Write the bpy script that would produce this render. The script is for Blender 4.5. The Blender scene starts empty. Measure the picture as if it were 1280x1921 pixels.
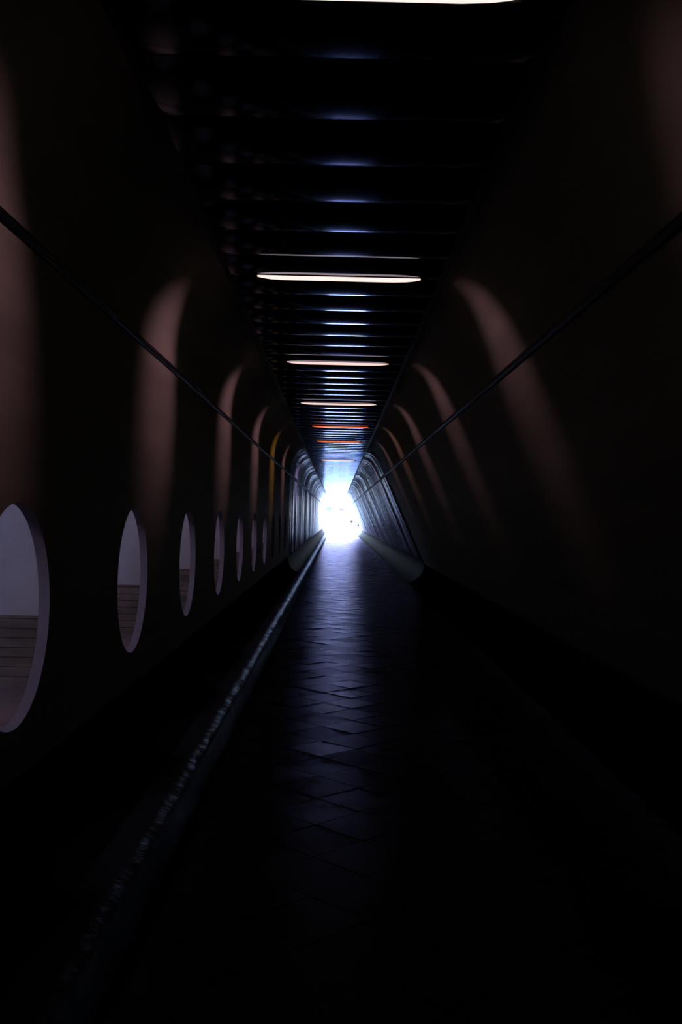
import bpy, bmesh, math, random
from mathutils import Vector, Matrix, Euler

random.seed(11)
C = bpy.context.scene.collection
PI = math.pi
EYE = 1.605            # camera height above the tunnel floor (z = 0)
Y0, Y1 = -4.0, 87.6    # tunnel runs along +Y
TH = 0.045             # wall panel thickness


# ------------------------------------------------------------------ helpers
def link(name, bm, mat, parent=None, smooth=None, recalc=True):
    if recalc:
        bmesh.ops.recalc_face_normals(bm, faces=bm.faces)
    me = bpy.data.meshes.new(name)
    bm.to_mesh(me)
    bm.free()
    mats = mat if isinstance(mat, (list, tuple)) else [mat]
    for m in mats:
        me.materials.append(m)
    if smooth is not None:
        for p in me.polygons:
            p.use_smooth = True
        me.set_sharp_from_angle(angle=math.radians(smooth))
    o = bpy.data.objects.new(name, me)
    C.objects.link(o)
    if parent:
        o.parent = parent
    return o


def structure(o):
    o['kind'] = 'structure'
    return o


def tag(o, label, cat, group=None):
    o['label'] = label
    o['category'] = cat
    if group:
        o['group'] = group
    return o


def thing(name, label, cat, loc=(0, 0, 0), group=None, rz=0):
    o = bpy.data.objects.new(name, None)
    C.objects.link(o)
    o.location = loc
    o.rotation_euler = (0, 0, rz)
    o.empty_display_size = 0.1
    return tag(o, label, cat, group)


def box(bm, x0, x1, y0, y1, z0, z1):
    v = [bm.verts.new((x, y, z)) for x in (x0, x1) for y in (y0, y1) for z in (z0, z1)]
    for f in ((0, 1, 3, 2), (4, 6, 7, 5), (0, 4, 5, 1), (2, 3, 7, 6), (0, 2, 6, 4), (1, 5, 7, 3)):
        bm.faces.new([v[i] for i in f])


def prism(bm, prof, ys, jitter=None):
    """closed profile [(x, z)] swept along the list of y values"""
    rings = []
    for k, y in enumerate(ys):
        rings.append([bm.verts.new((x, y, z)) for x, z in prof])
    n = len(prof)
    for a, b in zip(rings, rings[1:]):
        for i in range(n):
            j = (i + 1) % n
            bm.faces.new((a[i], a[j], b[j], b[i]))
    bm.faces.new(rings[0])
    bm.faces.new(rings[-1][::-1])
    return rings


def bez(p0, p1, p2, p3, n):
    out = []
    for i in range(n + 1):
        t = i / n
        s = 1 - t
        out.append(tuple(s**3 * a + 3 * s * s * t * b + 3 * s * t * t * c + t**3 * d
                         for a, b, c, d in zip(p0, p1, p2, p3)))
    return out


def e(z):              # height relative to the eye -> world z
    return z + EYE


# ---------------------------------------------------------------- materials
def mat(name, col, rough=0.5, spec=0.5, metal=0.0):
    m = bpy.data.materials.new(name)
    m.use_nodes = True
    p = m.node_tree.nodes['Principled BSDF']
    p.inputs['Base Color'].default_value = (*col, 1)
    p.inputs['Roughness'].default_value = rough
    p.inputs['Specular IOR Level'].default_value = spec
    p.inputs['Metallic'].default_value = metal
    return m


def N(m, t, **kw):
    n = m.node_tree.nodes.new(t)
    for k, v in kw.items():
        setattr(n, k, v)
    return n


def L(m, a, b):
    m.node_tree.links.new(a, b)


def noise_on(m, scale=(1, 1, 1), detail=3, nscale=1.0, mult=None, bump=None, dist=0.01, rough=None):
    """noise in object space that drives colour variation, bump and roughness"""
    p = m.node_tree.nodes['Principled BSDF']
    tc = N(m, 'ShaderNodeTexCoord')
    mp = N(m, 'ShaderNodeMapping')
    mp.inputs['Scale'].default_value = scale
    L(m, tc.outputs['Object'], mp.inputs['Vector'])
    nz = N(m, 'ShaderNodeTexNoise')
    nz.inputs['Scale'].default_value = nscale
    nz.inputs['Detail'].default_value = detail
    L(m, mp.outputs['Vector'], nz.inputs['Vector'])
    if mult:
        rp = N(m, 'ShaderNodeValToRGB')
        rp.color_ramp.elements[0].position = 0.3
        rp.color_ramp.elements[1].position = 0.7
        rp.color_ramp.elements[0].color = (*mult[0], 1)
        rp.color_ramp.elements[1].color = (*mult[1], 1)
        L(m, nz.outputs['Fac'], rp.inputs['Fac'])
        L(m, rp.outputs['Color'], p.inputs['Base Color'])
    if rough:
        mr = N(m, 'ShaderNodeMapRange')
        mr.inputs['From Min'].default_value = 0.3
        mr.inputs['From Max'].default_value = 0.7
        mr.inputs['To Min'].default_value = rough[0]
        mr.inputs['To Max'].default_value = rough[1]
        L(m, nz.outputs['Fac'], mr.inputs['Value'])
        L(m, mr.outputs['Result'], p.inputs['Roughness'])
    if bump:
        b = N(m, 'ShaderNodeBump')
        b.inputs['Strength'].default_value = bump
        b.inputs['Distance'].default_value = dist
        L(m, nz.outputs['Fac'], b.inputs['Height'])
        prev = p.inputs['Normal'].links
        if prev:
            L(m, prev[0].from_socket, b.inputs['Normal'])
        L(m, b.outputs['Normal'], p.inputs['Normal'])
    return nz


M_wall = mat('matt_wall_paint', (0.30, 0.285, 0.27), 0.75, 0.03)
noise_on(M_wall, (1.2, 0.35, 3.0), 5, 1.5, mult=((0.22, 0.25, 0.18), (0.31, 0.345, 0.255)))
M_gloss = mat('glossy_wall_cladding', (0.36, 0.35, 0.36), 0.39, 0.62)
M_gloss.node_tree.nodes['Principled BSDF'].inputs['Specular Tint'].default_value = (0.78, 0.78, 1.0, 1)
noise_on(M_gloss, (0.05, 0.9, 0.05), 5, 1.5, mult=((0.25, 0.25, 0.29), (0.38, 0.38, 0.44)), rough=(0.35, 0.42))
M_far_base = mat('base_daylight_glow', (0.06, 0.11, 0.14), 0.72, 0.004)  # teal daylight glow put into the colour of the far bases
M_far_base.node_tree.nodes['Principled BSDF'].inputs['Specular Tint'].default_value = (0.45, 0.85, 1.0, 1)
M_edge = mat('lit_panel_edge', (0.55, 0.48, 0.56), 0.8, 0.1)  # gap light on the opening edges is put into their lilac colour
noise_on(M_edge, (1, 1, 1), 4, 6.0, mult=((0.20, 0.175, 0.215), (0.25, 0.22, 0.265)))
M_haunch = mat('dark_base_paint', (0.010, 0.010, 0.010), 0.8, 0.0)
noise_on(M_haunch, (1, 0.6, 1), 4, 2.0, bump=0.3, dist=0.01)


def satin(name, base, gloss, rough, fresnel=True):
    """dark body under a smooth satin coat"""
    m = bpy.data.materials.new(name)
    m.use_nodes = True
    nt = m.node_tree
    nt.nodes.remove(nt.nodes['Principled BSDF'])
    d = nt.nodes.new('ShaderNodeBsdfDiffuse')
    d.inputs['Color'].default_value = (*base, 1)
    gl = nt.nodes.new('ShaderNodeBsdfAnisotropic')
    gl.distribution = 'BECKMANN'
    gl.inputs['Color'].default_value = (*gloss, 1)
    gl.inputs['Roughness'].default_value = rough
    mx = nt.nodes.new('ShaderNodeMixShader')
    fr = nt.nodes.new('ShaderNodeFresnel')
    fr.inputs['IOR'].default_value = 1.5
    if fresnel:
        nt.links.new(fr.outputs[0], mx.inputs[0])
    else:
        mx.inputs[0].default_value = 0.5
    nt.links.new(d.outputs[0], mx.inputs[1])
    nt.links.new(gl.outputs[0], mx.inputs[2])
    nt.links.new(mx.outputs[0], nt.nodes['Material Output'].inputs['Surface'])
    return m, d, gl, fr


M_ceil = satin('dark_metal_ceiling_panel', (0.003, 0.003, 0.003), (0.6, 0.7, 0.9), 0.11)[0]
M_black = mat('black_trim', (0.004, 0.004, 0.004), 0.55, 0.12)
M_floor, fd, fg, ff = satin('paver_stone', (0.012, 0.011, 0.014), (0.14, 0.132, 0.185), 0.33)
tcf = N(M_floor, 'ShaderNodeTexCoord')
nzf = N(M_floor, 'ShaderNodeTexNoise')
nzf.inputs['Scale'].default_value = 3.0
nzf.inputs['Detail'].default_value = 6
L(M_floor, tcf.outputs['Object'], nzf.inputs['Vector'])
bpf = N(M_floor, 'ShaderNodeBump')
bpf.inputs['Strength'].default_value = 0.15
bpf.inputs['Distance'].default_value = 0.012
L(M_floor, nzf.outputs['Fac'], bpf.inputs['Height'])
ff.inputs['IOR'].default_value = 2.0
for n_ in (fd, fg, ff):
    L(M_floor, bpf.outputs['Normal'], n_.inputs['Normal'])
mrf = N(M_floor, 'ShaderNodeMapRange')
mrf.inputs['From Min'].default_value = 0.3
mrf.inputs['From Max'].default_value = 0.7
mrf.inputs['To Min'].default_value = 0.26
mrf.inputs['To Max'].default_value = 0.33
L(M_floor, nzf.outputs['Fac'], mrf.inputs['Value'])
L(M_floor, mrf.outputs['Result'], fg.inputs['Roughness'])
M_grout = mat('dark_grout', (0.008, 0.008, 0.009), 0.9, 0.2)
M_kerb, kd, kg, kf = satin('rough_kerb_stone', (0.02, 0.02, 0.024), (0.26, 0.28, 0.33), 0.42)
tck = N(M_kerb, 'ShaderNodeTexCoord')
nzk = N(M_kerb, 'ShaderNodeTexNoise')
nzk.inputs['Scale'].default_value = 9.0
nzk.inputs['Detail'].default_value = 6
L(M_kerb, tck.outputs['Object'], nzk.inputs['Vector'])
bpk = N(M_kerb, 'ShaderNodeBump')
bpk.inputs['Strength'].default_value = 0.4
bpk.inputs['Distance'].default_value = 0.02
L(M_kerb, nzk.outputs['Fac'], bpk.inputs['Height'])
for n_ in (kd, kg, kf):
    L(M_kerb, bpk.outputs['Normal'], n_.inputs['Normal'])
M_housing = mat('dark_enamel', (0.01, 0.01, 0.011), 0.5, 0.3)
M_red = mat('red_plastic', (0.55, 0.02, 0.02), 0.4, 0.4)
M_ground = mat('pale_paving', (0.55, 0.56, 0.58), 0.8, 0.2)
noise_on(M_ground, (1, 1, 1), 4, 0.8, mult=((0.5, 0.51, 0.53), (0.6, 0.61, 0.63)))
M_board = mat('dark_boards', (0.10, 0.085, 0.06), 0.7, 0.2)
noise_on(M_board, (2, 0.7, 9), 5, 2.0, mult=((0.11, 0.10, 0.08), (0.25, 0.20, 0.18)), bump=0.3, dist=0.01)
M_sill = mat('pale_stone_sill', (0.2, 0.15, 0.16), 0.7, 0.2)
noise_on(M_sill, (1, 1, 1), 5, 4.0, mult=((0.18, 0.125, 0.135), (0.3, 0.215, 0.23)))


def concrete_outer():
    m = mat('pale_concrete', (0.5, 0.48, 0.52), 0.9, 0.0)
    p = m.node_tree.nodes['Principled BSDF']
    tc = N(m, 'ShaderNodeTexCoord')
    sp = N(m, 'ShaderNodeSeparateXYZ')
    L(m, tc.outputs['Object'], sp.inputs['Vector'])

    def mth(op, a, b=None):
        n = N(m, 'ShaderNodeMath', operation=op)
        for i, v in enumerate((a, b)):
            if v is None:
                continue
            if isinstance(v, (int, float)):
                n.inputs[i].default_value = v
            else:
                L(m, v, n.inputs[i])
        return n.outputs[0]
    # round form-tie holes on a regular grid
    fy = mth('SUBTRACT', mth('MODULO', mth('ADD', mth('ADD', sp.outputs['X'], mth('MULTIPLY', sp.outputs['Z'], 0.14)), 11.568), 0.6), 0.3)
    fz = mth('SUBTRACT', mth('MODULO', mth('ADD', sp.outputs['Z'], 3.2 - (EYE - 0.11) + 0.16), 0.32), 0.16)
    d = mth('SQRT', mth('ADD', mth('POWER', fy, 2.0), mth('POWER', fz, 2.0)))
    hole = mth('LESS_THAN', d, 0.009)
    nz = N(m, 'ShaderNodeTexNoise')
    nz.inputs['Scale'].default_value = 1.6
    nz.inputs['Detail'].default_value = 5
    L(m, tc.outputs['Object'], nz.inputs['Vector'])
    rp = N(m, 'ShaderNodeValToRGB')
    rp.color_ramp.elements[0].position = 0.3
    rp.color_ramp.elements[1].position = 0.7
    rp.color_ramp.elements[0].color = (0.38, 0.37, 0.41, 1)
    rp.color_ramp.elements[1].color = (0.52, 0.49, 0.53, 1)
    L(m, nz.outputs['Fac'], rp.inputs['Fac'])
    mx = N(m, 'ShaderNodeMix', data_type='RGBA')
    L(m, hole, mx.inputs['Factor'])
    L(m, rp.outputs['Color'], mx.inputs['A'])
    mx.inputs['B'].default_value = (0.02, 0.02, 0.02, 1)
    L(m, mx.outputs['Result'], p.inputs['Base Color'])
    return m


M_outer = concrete_outer()


def emitter(name, col, s):
    m = bpy.data.materials.new(name)
    m.use_nodes = True
    nt = m.node_tree
    nt.nodes.remove(nt.nodes['Principled BSDF'])
    em = nt.nodes.new('ShaderNodeEmission')
    em.inputs['Color'].default_value = (*col, 1)
    em.inputs['Strength'].default_value = s
    nt.links.new(em.outputs[0], nt.nodes['Material Output'].inputs['Surface'])
    return m


M_pink = emitter('pink_white_glow', (1.0, 0.72, 0.66), 1.3)
M_pink2 = emitter('soft_pink_glow', (1.0, 0.70, 0.64), 1.05)
M_orange = emitter('orange_glow', (1.0, 0.16, 0.04), 1.0)
M_orange2 = emitter('dull_orange_glow', (1.0, 0.24, 0.12), 0.8)

# ------------------------------------------------------------------ profiles
XL = -1.18
ZB, ZT = e(-1.01), e(1.05)
CL = (-0.797, e(1.664))
CR = (0.699, e(1.664))
left_top = [(CL[0] - 0.383 * math.cos(a), ZT + 0.614 * math.sin(a)) for a in [PI / 2 * i / 20 for i in range(21)]]
R0 = (2.183, e(-1.121))
R1 = (1.17, e(1.144))
right_top = bez(R1, (1.17 - 0.16, R1[1] + 0.36), (0.90, CR[1]), CR, 20)

# hole grid in the left wall
HY0, HS, HN = 3.68, 2.115, 10
HC, HR = e(-0.396), 0.4225
BZ0, BZ1 = e(-0.93), e(0.14)

# shallow vertical relief of the far cladding: depth into the wall as a function of y
YF = HY0 - HS / 2 + HS * HN + 0.9
FAR = [YF + (Y1 - YF) * k / 460 for k in range(1, 461)]
rr = random.Random(21)
WAV = [(rr.uniform(0.003, 0.0065), rr.uniform(0.9, 3.4), rr.uniform(0, 6.28)) for _ in range(7)]
JOINTS = [28.6, 31.2, 34.8, 38.4, 44.7, 51.0, 58.5, 68.0, 76.0]


def relief(y, ph):
    if y <= YF:
        return 0.0
    d = 0.02 + sum(a * math.sin(6.283 * y / wl + p + ph) for a, wl, p in WAV)
    for jy in JOINTS:
        if abs(y - jy) < 0.09:
            d += 0.03
    return max(0.0, d)


# ------------------------------------------------------------------ wall_left
bm = bmesh.new()


def quad(bm, pts):
    bm.faces.new([bm.verts.new(p) for p in pts])


by0 = HY0 - HS / 2
by1 = by0 + HS * HN
ys_all = [Y0, by0] + [by0 + HS * k for k in range(1, HN + 1)] + [by1 + 0.9] + FAR
inner = [(XL, ZB), (XL, BZ0), (XL, BZ1)] + left_top
for i in range(len(inner) - 1):
    a, b = inner[i], inner[i + 1]
    # outward offset
    for off in (0, 1):
        def ofs(p):
            if not off:
                return p
            if p[1] <= ZT:
                return (p[0] - TH, p[1])
            ang = math.atan2((p[1] - ZT) / 0.614, -(p[0] - CL[0]) / 0.383)
            return (p[0] - TH * math.cos(ang), p[1] + TH * math.sin(ang))
        pa, pb = ofs(a), ofs(b)
        for y0, y1 in zip(ys_all, ys_all[1:]):
            holed = i == 1 and y0 >= by0 - 1e-4 and y1 <= by1 + 1e-4
            if not holed:
                quad(bm, [(pa[0], y0, pa[1]), (pa[0], y1, pa[1]), (pb[0], y1, pb[1]), (pb[0], y0, pb[1])])
NS = 96
for k in range(HN):
    yc = HY0 + HS * k
    hw = HS / 2
    angs = sorted(set([2 * PI * j / NS for j in range(NS)] +
                      [math.atan2(dz, dy) % (2 * PI) for dy in (-hw, hw) for dz in (BZ0 - HC, BZ1 - HC)]))
    ring = []
    for a in angs:
        c, s = math.cos(a), math.sin(a)
        t = min(hw / abs(c) if abs(c) > 1e-9 else 1e9, ((BZ1 - HC) if s > 0 else (HC - BZ0)) / abs(s) if abs(s) > 1e-9 else 1e9)
        ring.append(((yc + HR * c, HC + HR * s), (yc + t * c, HC + t * s)))
    for j in range(len(ring)):
        (i0, o0), (i1, o1) = ring[j], ring[(j + 1) % len(ring)]
        for x in (XL, XL - TH):
            quad(bm, [(x, *i0), (x, *i1), (x, *o1), (x, *o0)])
        quad(bm, [(XL, *i0), (XL, *i1), (XL - TH, *i1), (XL - TH, *i0)])
        bm.faces.ensure_lookup_table()
        bm.faces[-1].material_index = 2
# close the ends, the bottom and the top
lo = [(XL - TH, ZB)]
for y in (Y0, Y1):
    for i in range(len(inner) - 1):
        a, b = inner[i], inner[i + 1]
        oa = (a[0] - TH, a[1]) if a[1] <= ZT else None
        quad(bm, [(a[0], y, a[1]), (b[0], y, b[1]), (b[0] - TH, y, b[1] + (TH if b[1] > ZT + .3 else 0)),
                  (a[0] - TH, y, a[1] + (TH if a[1] > ZT + .3 else 0))])
quad(bm, [(XL, Y0, ZB), (XL, Y1, ZB), (XL - TH, Y1, ZB), (XL - TH, Y0, ZB)])
quad(bm, [(CL[0], Y0, CL[1]), (CL[0], Y1, CL[1]), (CL[0], Y1, CL[1] + TH), (CL[0], Y0, CL[1] + TH)])
bmesh.ops.remove_doubles(bm, verts=bm.verts, dist=1e-5)
for v in bm.verts:
    if YF < v.co.y < Y1 - 0.01:
        d = relief(v.co.y, 0.0)
        v.co.x -= d
        v.co.z += d * max(0.0, min(1.0, (v.co.z - ZT) / 0.6))
for f in bm.faces:
    if f.calc_center_median().y > by1 + 0.95:
        f.material_index = 1
structure(link('wall_left', bm, [M_wall, M_gloss, M_edge], smooth=35))

# ----------------------------------------------------------------- wall_right
bm = bmesh.new()
prof = [R0, R1] + right_top[1:]
out = [(x + 0.09, z + 0.03) for x, z in prof[:2]] + [(x + 0.07, z + 0.07) for x, z in prof[2:-1]] + [(CR[0], CR[1] + 0.08)]
prism(bm, prof + out[::-1], [Y0, 0, 10, 20, YF] + FAR)
for v in bm.verts:
    if YF < v.co.y < Y1 - 0.01:
        d = relief(v.co.y, 1.3)
        v.co.x += d
        v.co.z += d * max(0.0, min(1.0, (v.co.z - R1[1]) / 0.5))
for f in bm.faces:
    if f.calc_center_median().y > by1 + 0.95:
        f.material_index = 1
structure(link('wall_right', bm, [M_wall, M_gloss], smooth=35))

# dark curved bases below the two walls
bm = bmesh.new()
fil = [(-0.928 - 0.268 * math.cos(a), ZB - 0.384 * math.sin(a)) for a in [PI / 2 * i / 14 for i in range(15)]]
prism(bm, fil + [(-0.928, -0.12), (-1.32, -0.12), (-1.32, ZB)], [Y0, 20, YF, 40, 60, Y1])
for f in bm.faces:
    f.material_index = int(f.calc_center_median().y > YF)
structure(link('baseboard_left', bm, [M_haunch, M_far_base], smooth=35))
bm = bmesh.new()
fil = bez((R0[0] + 0.02, R0[1]), (2.25, e(-1.32)), (2.03, e(-1.58)), (1.80, 0.0), 14)
prism(bm, fil + [(1.80, -0.12), (2.42, -0.12), (2.42, R0[1])], [Y0, 20, YF, 40, 60, Y1])
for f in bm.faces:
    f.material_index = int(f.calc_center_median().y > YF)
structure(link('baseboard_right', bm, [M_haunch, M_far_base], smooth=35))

# kerb: a rough stone strip at the foot of the left base
bm = bmesh.new()
rk = random.Random(4)
ys = [Y0 + 0.12 * k for k in range(int((Y1 - Y0) / 0.12) + 1)]
pr = [(-0.732, -0.10), (-0.738, 0.165), (-0.765, e(-1.394) - 0.012), (-0.81, e(-1.394) + 0.004), (-0.86, e(-1.394) + 0.004),
      (-0.926, e(-1.394)), (-0.926, -0.10)]
rings = prism(bm, pr, ys)
for k, r in enumerate(rings):
    for i in range(1, 5):
        r[i].co.x += rk.uniform(-0.008, 0.008)
        r[i].co.z += rk.uniform(-0.005, 0.004)
structure(link('kerb', bm, M_kerb, smooth=60))

# ---------------------------------------------------------------------- floor
bm = bmesh.new()
box(bm, -1.1, 2.3, Y0, Y1, -0.16, -0.012)
for f in bm.faces:
    f.material_index = 1
T = 0.3416
g = 0.0045
rt = random.Random(7)
s2 = math.sqrt(0.5)
# lattice directions at 45 degrees to the tunnel; offsets set from the joints seen in the photo
for i in range(-20, 300):
    for j in range(-300, 40):
        u = 7.98 * s2 + (i - 16 + 0.5) * T      # u = (x + y) / sqrt2
        v = -7.65 * s2 + (j + 16 + 0.5) * T     # v = (x - y) / sqrt2
        x, y = (u + v) * s2, (u - v) * s2
        if not (-0.86 < x < 1.93 and Y0 + 0.25 < y < Y1 - 0.25):
            continue
        tu, tv = rt.gauss(0, 0.005), rt.gauss(0, 0.005)
        h = rt.uniform(-0.0015, 0.0015)
        top, bot = [], []
        hw = T / 2 - g
        for du, dv in ((-1, -1), (1, -1), (1, 1), (-1, 1)):
            uu, vv = u + du * hw, v + dv * hw
            px, py = (uu + vv) * s2, (uu - vv) * s2
            top.append(bm.verts.new((px, py, h + tu * du * hw + tv * dv * hw)))
            bot.append(bm.verts.new((px, py, -0.0125)))
        bm.faces.new(top)
        for a in range(4):
            b = (a + 1) % 4
            bm.faces.new((top[a], bot[a], bot[b], top[b]))
structure(link('floor', bm, [M_floor, M_grout]))

# -------------------------------------------------------------------- ceiling
bm = bmesh.new()
LAM, TILT = 0.556, math.radians(9.2)
ZC = e(1.664)
gap = 0.007
half = LAM / 2 - gap
Rr = half / math.sin(TILT)
yc0 = 6.095
k0 = int((Y0 - yc0) / LAM)
k1 = int((Y1 - yc0) / LAM)
xa, xb = CL[0] + 0.035, CR[0] - 0.035
for k in range(k0, k1):
    yc = yc0 + LAM * k
    a = []
    b = []
    for i in range(21):
        th = -TILT + 2 * TILT * i / 20
        y = yc + Rr * math.sin(th)
        z = ZC - (Rr * math.cos(th) - Rr * math.cos(TILT))
        a.append(bm.verts.new((xa, y, z)))
        b.append(bm.verts.new((xb, y, z)))
    ta = [bm.verts.new((xa, yc - half, ZC + 0.06)), bm.verts.new((xa, yc + half, ZC + 0.06))]
    tb = [bm.verts.new((xb, yc - half, ZC + 0.06)), bm.verts.new((xb, yc + half, ZC + 0.06))]
    for i in range(20):
        bm.faces.new((a[i], b[i], b[i + 1], a[i + 1]))
    bm.faces.new((a[0], ta[0], tb[0], b[0]))
    bm.faces.new((a[-1], b[-1], tb[1], ta[1]))
    bm.faces.new([*a, ta[1], ta[0]])
    bm.faces.new([*b[::-1], tb[0], tb[1]])
    bm.faces.new((ta[0], ta[1], tb[1], tb[0]))
box(bm, CL[0] - 0.05, CR[0] + 0.05, Y0, Y1, ZC + 0.06, ZC + 0.16)
structure(link('ceiling', bm, M_ceil, smooth=15))

# black edge strips either side of the ceiling panels
for nm, x0, x1 in (('trim_1', CL[0] - 0.005, CL[0] + 0.034), ('trim_2', CR[0] - 0.034, CR[0] + 0.005)):
    bm = bmesh.new()
    box(bm, x0, x1, Y0, Y1, ZC - 0.018, ZC + 0.06)
    structure(link(nm, bm, M_black))

# unseen wall added behind the camera to stop light leaking in
bm = bmesh.new()
box(bm, -1.4, 2.5, Y0 - 0.15, Y0, -0.16, ZC + 0.16)
structure(link('back_light_block', bm, M_wall))

# ------------------------------------------------------------------- conduits
def conduit(label, x, z, ang, y1, clips):
    """half-round black conduit whose flat back lies on the wall; ang = wall normal in the xz plane"""
    o = thing('conduit', label, 'conduit', (x, 0, z), 'conduits along the tunnel walls')
    c, s = math.cos(ang), math.sin(ang)
    bm = bmesh.new()
    pr = []
    for i in range(11):
        a = -PI / 2 + PI * i / 10
        n_, t_ = 0.016 * math.cos(a) + 0.001, 0.025 * math.sin(a)
        pr.append((n_ * c - t_ * s, n_ * s + t_ * c))
    prism(bm, pr, [Y0 + 0.01, 20, 40, 60, y1])
    link('pipe', bm, M_black, o, smooth=40)
    for y in clips:
        bm = bmesh.new()
        pr2 = []
        for i in range(11):
            a = -PI / 2 + PI * i / 10
            n_, t_ = 0.022 * math.cos(a) + 0.001, 0.036 * math.sin(a)
            pr2.append((n_ * c - t_ * s, n_ * s + t_ * c))
        prism(bm, pr2, [y - 0.03, y + 0.03])
        link('clip', bm, M_black, o, smooth=40)
    return o


conduit('black half-round conduit along the left wall above the round openings', XL, e(1.012), 0.0, Y1 - 0.3,
        [28.0, 33.0, 38.0, 43.0, 50.0, 57.0])
slope = math.atan2(R1[1] - R0[1], R1[0] - R0[0])
t = (e(1.077) - R0[1]) / (R1[1] - R0[1])
conduit('black half-round conduit along the leaning right wall', R0[0] + (R1[0] - R0[0]) * t, e(1.077), slope + PI / 2,
        Y1 - 0.3, [27.0, 31.5, 52.0, 66.0])

# --------------------------------------------------------------- tube lights
def tube_light(y, x0, x1, emat, label):
    cx = (x0 + x1) / 2
    hl = (x1 - x0) / 2
    o = thing('ceiling_light', label, 'ceiling light', (cx, y, e(1.645)), 'tube lights across the ceiling')
    bm = bmesh.new()
    box(bm, -hl - 0.03, hl + 0.03, -0.032, 0.032, 0.024, 0.05)
    bmesh.ops.bevel(bm, geom=bm.edges[:], offset=0.004, segments=1, affect='EDGES')
    for s in (-1, 1):
        box(bm, -hl - 0.03, hl + 0.03, s * 0.034 - 0.003, s * 0.034 + 0.003, -0.004, 0.05)
    link('housing', bm, M_housing, o)
    bm = bmesh.new()                                     # slim tube with tapered ends
    st = [(-hl, .004), (-hl + .015, .008), (-hl + .05, .016), (-hl + .11, .023), (-hl + .2, .027),
          (hl - .2, .027), (hl - .11, .023), (hl - .05, .016), (hl - .015, .008), (hl, .004)]
    rings = [[bm.verts.new((x, r * math.cos(2 * PI * i / 20), r * math.sin(2 * PI * i / 20))) for i in range(20)] for x, r in st]
    for a, b in zip(rings, rings[1:]):
        for i in range(20):
            j = (i + 1) % 20
            bm.faces.new((a[i], a[j], b[j], b[i]))
    bm.faces.new(rings[0]); bm.faces.new(rings[-1][::-1])
    link('tube', bm, emat, o, smooth=50)
    for s in (-1, 1):
        bm = bmesh.new()
        box(bm, s * hl - 0.012, s * hl + 0.012, -0.014, 0.014, -0.012, 0.026)
        bmesh.ops.bevel(bm, geom=bm.edges[:], offset=0.003, segments=1, affect='EDGES')
        link('lamp_holder', bm, M_housing, o)
    return o


LIGHTS = [
    (3.092, -0.60, 0.555, M_pink, 'pink tube light overhead, cut by the top edge of the picture'),
    (6.80, -0.595, 0.552, M_pink, 'widest fully seen pink-white tube light on the dark ceiling'),
    (10.57, -0.583, 0.53, M_pink2, 'second widest pink-white tube light, next beyond the widest one'),
    (14.38, -0.57, 0.55, M_pink2, 'thin pink tube light just before the two orange ones'),
    (18.07, -0.50, 0.55, M_orange, 'nearer of the two bright orange tube lights on the ceiling'),
    (21.63, -0.50, 0.50, M_orange2, 'farther and dimmer of the two orange tube lights on the ceiling'),
    (28.84, -0.50, 0.50, M_pink2, 'farthest tiny reddish tube light before the bright tunnel mouth'),
]
BEAM = [((1.0, 0.425, 0.62), 1.0)] * 4 + [((1.0, 0.42, 0.08), 1.0), ((1.0, 0.42, 0.55), 0.8), ((0.75, 0.5, 1.0), 2.5)]
for q, (a, (bc, bp)) in enumerate(zip(LIGHTS, BEAM)):
    tube_light(*a)
    for s in (-1, 1):                                    # the sideways throw of the fixture
        l = bpy.data.lights.new('tube_throw', 'SPOT')
        l.energy = (20.0 if s < 0 else 10.0) * bp
        l.color = bc if s < 0 or bc[2] > 0.3 else (1.0, 0.46, 0.45)
        l.spot_size = math.radians(62)
        l.spot_blend = 1.0
        l.shadow_soft_size = 0.03
        lo = bpy.data.objects.new('tube_throw', l)
        C.objects.link(lo)
        lo.location = ((a[1] + a[2]) / 2 + s * 0.05, a[0], e(1.575))
        ay = ((0.02 if q == 0 else -0.28) if s < 0 else (-0.10 if q == 0 else 0.12))
        if q == 0 and s > 0:
            l.energy *= 0.45
        lo.rotation_euler = Vector((-1.2, ay, -0.92 if q == 0 else -0.74) if s < 0 else (1.2, ay, -0.65 if q == 0 else -0.47)).to_track_quat('-Z', 'Y').to_euler()

# ------------------------------------- service gap behind the round openings
GX = -2.0
GY0, GY1 = HY0 - 1.5, HY0 + HS * 9 + 1.5
bm = bmesh.new()
box(bm, GX - 0.15, GX, GY0, GY1, -0.1, e(1.35))
structure(link('wall_outer', bm, M_outer))
bm = bmesh.new()
box(bm, GX, XL - TH - 0.003, GY0, GY1, 0.50, e(-0.84))
structure(link('trim_3', bm, M_sill))
for k in range(10):                                     # cross partitions between the openings, boarded below
    py = HY0 + HS * (k + 0.5)
    if py > GY1:
        continue
    bm = bmesh.new()
    box(bm, GX, XL - TH - 0.004, py, py + 0.1, e(-0.84), e(1.35))
    pt = structure(link('wall_partition', bm, M_outer))
    bm = bmesh.new()
    zz = e(-0.84)
    while zz < e(-0.53):
        box(bm, GX + 0.002, XL - TH - 0.006, py - 0.022, py, zz, zz + 0.043)
        zz += 0.046
    box(bm, GX + 0.002, XL - TH - 0.006, py - 0.016, py, zz, zz + 0.012)
    link('wainscot', bm, M_board, pt)
bm = bmesh.new()
box(bm, GX - 0.15, XL - TH - 0.005, GY0 - 0.1, GY0, -0.1, e(1.45))
structure(link('wall_outer_front', bm, M_black))
bm = bmesh.new()
box(bm, GX - 0.15, XL - TH - 0.005, GY1, GY1 + 0.1, -0.1, e(1.45))
structure(link('gap_cutoff_end', bm, M_black))  # unseen black end added to cut the gap off dark
bm = bmesh.new()
box(bm, GX - 0.15, XL - TH + 0.02, GY0, GY1, e(1.35), e(1.45))
structure(link('gap_light_cover', bm, M_black))  # unseen cover added to keep sky light out of the gap


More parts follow.
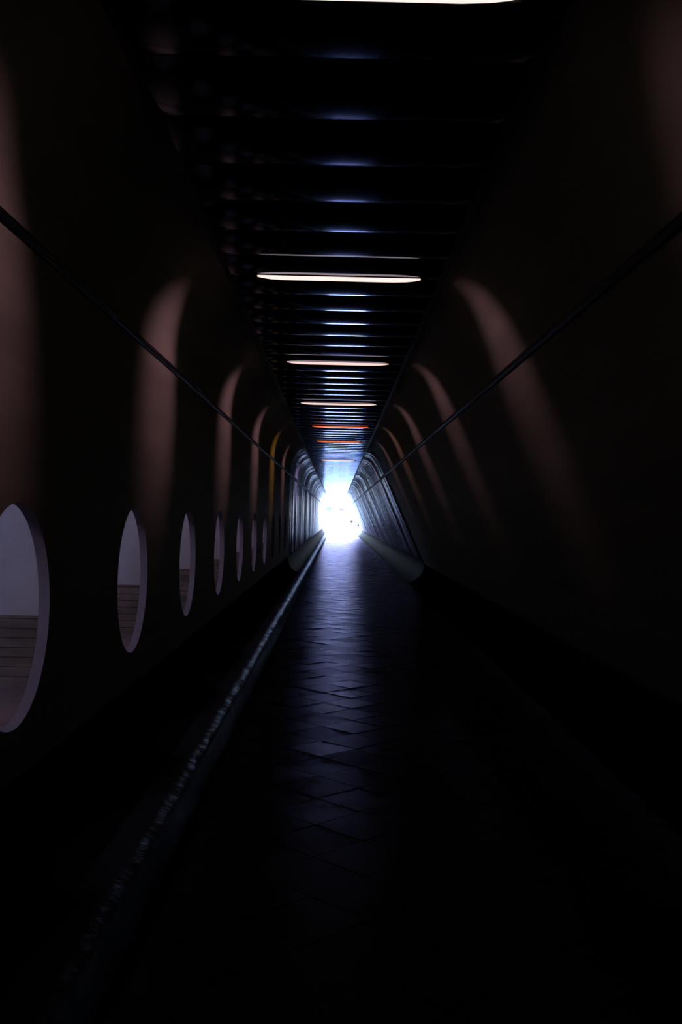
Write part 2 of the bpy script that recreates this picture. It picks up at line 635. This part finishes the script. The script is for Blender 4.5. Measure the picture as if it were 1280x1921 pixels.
def area(name, loc, rot, sx, sy, power, col):
    l = bpy.data.lights.new(name, 'AREA')
    l.shape = 'RECTANGLE'
    l.size, l.size_y = sx, sy
    l.energy = power
    l.color = col
    o = bpy.data.objects.new(name, l)
    o.location = loc
    o.rotation_euler = rot
    C.objects.link(o)
    return o


for k in range(7):                                      # unseen area light added high in each of the first seven bays
    y = HY0 + HS * k - 0.85
    area('bay_fill', (-1.62, y, e(0.75)), (math.radians(50), 0, 0), 0.35, 0.2, 4.6, (0.82, 0.69, 1.0))

# -------------------------------------------------------------------- outside
bm = bmesh.new()
gv = [(-60, Y1, -0.02), (60, Y1, -0.02), (60, 110, -0.05), (-60, 110, -0.05)]
prof = [(Y1, -0.02), (110, -0.06), (160, -0.50), (215, -0.95), (320, -1.15), (900, -1.2)]
rows = [[bm.verts.new((x, y, z)) for x in (-80, 80)] for y, z in prof]
for a, b in zip(rows, rows[1:]):
    bm.faces.new((a[0], a[1], b[1], b[0]))
geo = bmesh.ops.extrude_face_region(bm, geom=bm.faces[:])
for v in geo['geom']:
    if isinstance(v, bmesh.types.BMVert):
        v.co.z -= 0.4
structure(link('ground', bm, M_ground))

# kiosk with a blue awning
M_white = mat('white_render', (0.75, 0.76, 0.78), 0.8, 0.2)
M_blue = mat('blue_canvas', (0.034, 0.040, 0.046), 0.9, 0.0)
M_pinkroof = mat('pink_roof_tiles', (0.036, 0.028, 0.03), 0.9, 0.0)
M_dark = mat('dark_clothing', (0.003, 0.003, 0.005), 0.9, 0.0)
M_skin = mat('skin', (0.02, 0.014, 0.012), 0.7, 0.1)
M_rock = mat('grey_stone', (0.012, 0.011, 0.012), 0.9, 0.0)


def pix(x, y, Y):
    """point of the place that lies at distance Y along the tunnel axis"""
    th = 0.0227
    dx, dy = x - 632.0, y - 969.0
    X = dx * math.cos(th) + dy * math.sin(th)
    Z = -dx * math.sin(th) + dy * math.cos(th)
    return X * Y / 1857.0, EYE - Z * Y / 1857.0


Y = 300.0
xl, zt = pix(612.5, 950.5, Y)
xr, zb = pix(624.5, 958.5, Y)
gz = -1.1
k = thing('kiosk', 'white kiosk with pale blue awning outside the tunnel mouth', 'kiosk', ((xl + xr) / 2, Y, gz))
w = (xr - xl) / 2
bm = bmesh.new()
box(bm, -w * 1.0, w * 1.0, 0.6, 3.4, 0, zt - gz + 0.25)
link('wall', bm, M_white, k)
bm = bmesh.new()
top, bot = zt - gz, zb - gz
pts = [(-w, 0.6, top), (w, 0.6, top), (w * 0.45, -0.6, bot), (-w * 0.9, -0.6, bot)]
f1 = [bm.verts.new(p) for p in pts]
f2 = [bm.verts.new((p[0], p[1] + 0.05, p[2] - 0.05)) for p in pts]
bm.faces.new(f1); bm.faces.new(f2[::-1])
for i in range(4):
    j = (i + 1) % 4
    bm.faces.new((f1[i], f2[i], f2[j], f1[j]))
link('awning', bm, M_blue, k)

Y = 500.0
xl, zt = pix(636.5, 952.5, Y)
xr, zb = pix(645.0, 957.5, Y)
gz = -1.2
h = thing('house', 'distant white house with faint pink roof seen through the tunnel mouth', 'house', ((xl + xr) / 2, Y, gz))
w = (xr - xl) / 2
bm = bmesh.new()
box(bm, -w, w, 0, 4, 0, zb - gz)
link('wall', bm, M_white, h)
bm = bmesh.new()
a = [bm.verts.new(p) for p in ((-w - .2, -.3, zb - gz), (w + .2, -.3, zb - gz), (w + .2, 4.3, zb - gz), (-w - .2, 4.3, zb - gz))]
r = [bm.verts.new(p) for p in ((-w * 0.8, 2, zt - gz), (w * 0.9, 2, zt - gz))]
bm.faces.new((a[0], a[1], r[1], r[0])); bm.faces.new((a[2], a[3], r[0], r[1]))
bm.faces.new((a[1], a[2], r[1])); bm.faces.new((a[3], a[0], r[0])); bm.faces.new(a[::-1])
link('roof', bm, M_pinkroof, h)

# boulder
Y = 440.0
bx, bz = pix(659.8, 980.5, Y)
bm = bmesh.new()
bmesh.ops.create_icosphere(bm, subdivisions=3, radius=0.75)
rb = random.Random(3)
for v in bm.verts:
    v.co *= 1 + 0.10 * math.sin(3.3 * v.co.x + 2) * math.cos(2.6 * v.co.y) + rb.uniform(-.03, .03)
    v.co.z = max(v.co.z * 0.9, -0.5)
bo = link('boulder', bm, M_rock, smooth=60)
bo.location = (bx, Y, -1.16 + 0.49)
tag(bo, 'small grey boulder on the bright paving left of the person', 'boulder')


# ---------------------------------------------------------------- the person
def skinned(name, verts, edges, radii, m, parent, root=0, sub=2):
    me = bpy.data.meshes.new(name)
    me.from_pydata(verts, edges, [])
    me.materials.append(m)
    o = bpy.data.objects.new(name, me)
    C.objects.link(o)
    o.modifiers.new('Skin', 'SKIN')
    sv = me.skin_vertices[0].data if me.skin_vertices else None
    if sv is None:
        return o
    for i, r_ in enumerate(radii):
        sv[i].radius = r_ if isinstance(r_, tuple) else (r_, r_)
        sv[i].use_root = (i == root)
    md = o.modifiers.new('Sub', 'SUBSURF')
    md.levels = sub
    md.render_levels = sub
    o.parent = parent
    return o


def bake(o):
    dg = bpy.context.evaluated_depsgraph_get()
    me = bpy.data.meshes.new_from_object(o.evaluated_get(dg))
    o.modifiers.clear()
    o.data = me
    for p in me.polygons:
        p.use_smooth = True


Y = 215.0
px, pz = pix(672.2, 990.8, Y)
pe = thing('person', 'person in a dark knee-length coat walking outside near the right of the tunnel mouth', 'person', (px, Y, -0.95), rz=0.35)
S = 1.58 / 1.75
V, E, Rd = [], [], []


def j(x, y, z, r_, to=None):
    V.append((x * S, y * S, z * S))
    Rd.append((r_[0] * S, r_[1] * S) if isinstance(r_, tuple) else r_ * S)
    if to is not None:
        E.append((to, len(V) - 1))
    return len(V) - 1


pel = j(0, 0, .95, (.15, .11))
wst = j(0, 0, 1.10, (.135, .10), pel)
chs = j(0, -.01, 1.32, (.165, .115), wst)
nk0 = j(0, 0, 1.46, (.07, .065), chs)
nk1 = j(0, -.01, 1.53, .052, nk0)
for s, kf, ff, yk in ((-1, -.12, -.26, -.20), (1, .02, .24, -.03)):
    hp = j(s * .09, 0, .88, .095, pel)
    kn = j(s * .10, yk, .50, .062, hp)
    an = j(s * .10, ff, .10, .042, kn)
    he = j(s * .10, ff - .02, .045, .042, an)
    to = j(s * .11, ff - .18, .035, .034, he)
for s, ey, hy in ((-1, .10, .02), (1, -.06, -.22)):
    sh = j(s * .19, 0, 1.39, .062, chs)
    el = j(s * .24, ey, 1.12, .045, sh)
    wr = j(s * .25, hy, .88, .03, el)
body = skinned('body', V, E, Rd, M_dark, pe)
V, E, Rd = [], [], []
a = j(0, -.01, 1.52, .05)
b = j(0, -.015, 1.585, (.066, .075), a)
c = j(0, -.012, 1.66, (.076, .092), b)
d = j(0, 0, 1.735, (.05, .06), c)
nose = j(0, -.115, 1.625, .014, b)
head = skinned('head', V, E, Rd, M_skin, pe)
V, E, Rd = [], [], []
a = j(0, .03, 1.62, (.075, .075))
b = j(0, .012, 1.70, (.082, .092), a)
c = j(0, .01, 1.755, (.05, .06), b)
hair = skinned('hair', V, E, Rd, M_dark, pe)
bm = bmesh.new()                                       # knee-length coat with a flared skirt
lv = [(.52, .25, .21), (.75, .225, .185), (.98, .19, .15), (1.15, .18, .14), (1.30, .205, .15), (1.42, .19, .12), (1.50, .09, .085)]
rings = []
for z, rx, ry in lv:
    fl = max(0.0, (0.95 - z)) * 0.06
    rings.append([bm.verts.new(((rx + fl * math.sin(5 * a)) * math.cos(a) * S, (ry + fl * math.sin(4 * a)) * math.sin(a) * S, z * S))
                  for a in [2 * PI * i / 24 for i in range(24)]])
for a, b in zip(rings, rings[1:]):
    for i in range(24):
        bm.faces.new((a[i], a[(i + 1) % 24], b[(i + 1) % 24], b[i]))
coat = link('coat', bm, M_dark, pe, smooth=60)
sd = coat.modifiers.new('Thick', 'SOLIDIFY')
sd.thickness = 0.012
HV = []
for s, hy in ((-1, .02), (1, -.22)):
    V, E, Rd = [], [], []
    w0 = j(s * .25, hy, .885, .026)
    p0 = j(s * .252, hy - .012, .83, (.034, .022), w0)
    for q in range(4):
        f0 = j(s * .252, hy - .042 + .02 * q, .785, .009, p0)
        f1 = j(s * .246, hy - .046 + .02 * q, .75, .008, f0)
        f2 = j(s * .238, hy - .046 + .02 * q, .718 + (.012 if q in (0, 3) else 0), .007, f1)
    t0 = j(s * .246, hy - .055, .82, .010, p0)
    t1 = j(s * .24, hy - .07, .785, .008, t0)
    HV.append(skinned('hand', V, E, Rd, M_skin, pe, sub=1))
bpy.context.view_layer.update()
for o in (body, head, hair, *HV):
    bake(o)

# ------------------------------------------------------------- light & camera
w = bpy.data.worlds.new('World')
bpy.context.scene.world = w
w.use_nodes = True
nt = w.node_tree
bg = nt.nodes['Background']
tc = nt.nodes.new('ShaderNodeTexCoord')
sp = nt.nodes.new('ShaderNodeSeparateXYZ')
nt.links.new(tc.outputs['Generated'], sp.inputs[0])
rp = nt.nodes.new('ShaderNodeValToRGB')
rp.color_ramp.elements[0].position = 0.0
rp.color_ramp.elements[0].color = (0.62, 0.73, 1.0, 1)
rp.color_ramp.elements[1].position = 0.5
rp.color_ramp.elements[1].color = (0.42, 0.60, 1.0, 1)
nt.links.new(sp.outputs['Z'], rp.inputs['Fac'])
nt.links.new(rp.outputs['Color'], bg.inputs['Color'])
bg.inputs['Strength'].default_value = 45.0

po = area('daylight_portal', (0.45, Y1 + 0.05, 1.65), (PI / 2, 0, PI), 3.6, 3.5, 1.0, (1, 1, 1))
po.rotation_euler = (-PI / 2, 0, 0)
po.data.cycles.is_portal = True

cam = bpy.data.cameras.new('Camera')
co = bpy.data.objects.new('Camera', cam)
C.objects.link(co)
cam.sensor_fit = 'VERTICAL'
cam.sensor_height = 36.0
cam.lens = 36.0 * 1857.0 / 1921.0
cam.clip_end = 2000
cam.clip_start = 0.05
M = (Matrix.Rotation(PI / 2, 4, 'X') @ Matrix.Rotation(0.0227, 4, 'Z') @
     Matrix.Rotation(-8.0 / 1857, 4, 'Y') @ Matrix.Rotation(8.5 / 1857, 4, 'X'))
co.matrix_world = Matrix.Translation((0, 0, EYE)) @ M
sc = bpy.context.scene
sc.camera = co
sc.view_settings.view_transform = 'Standard'
sc.view_settings.look = 'None'
sc.view_settings.gamma = 1.0
sc.view_settings.exposure = 0.0
sc.view_settings.use_curve_mapping = False
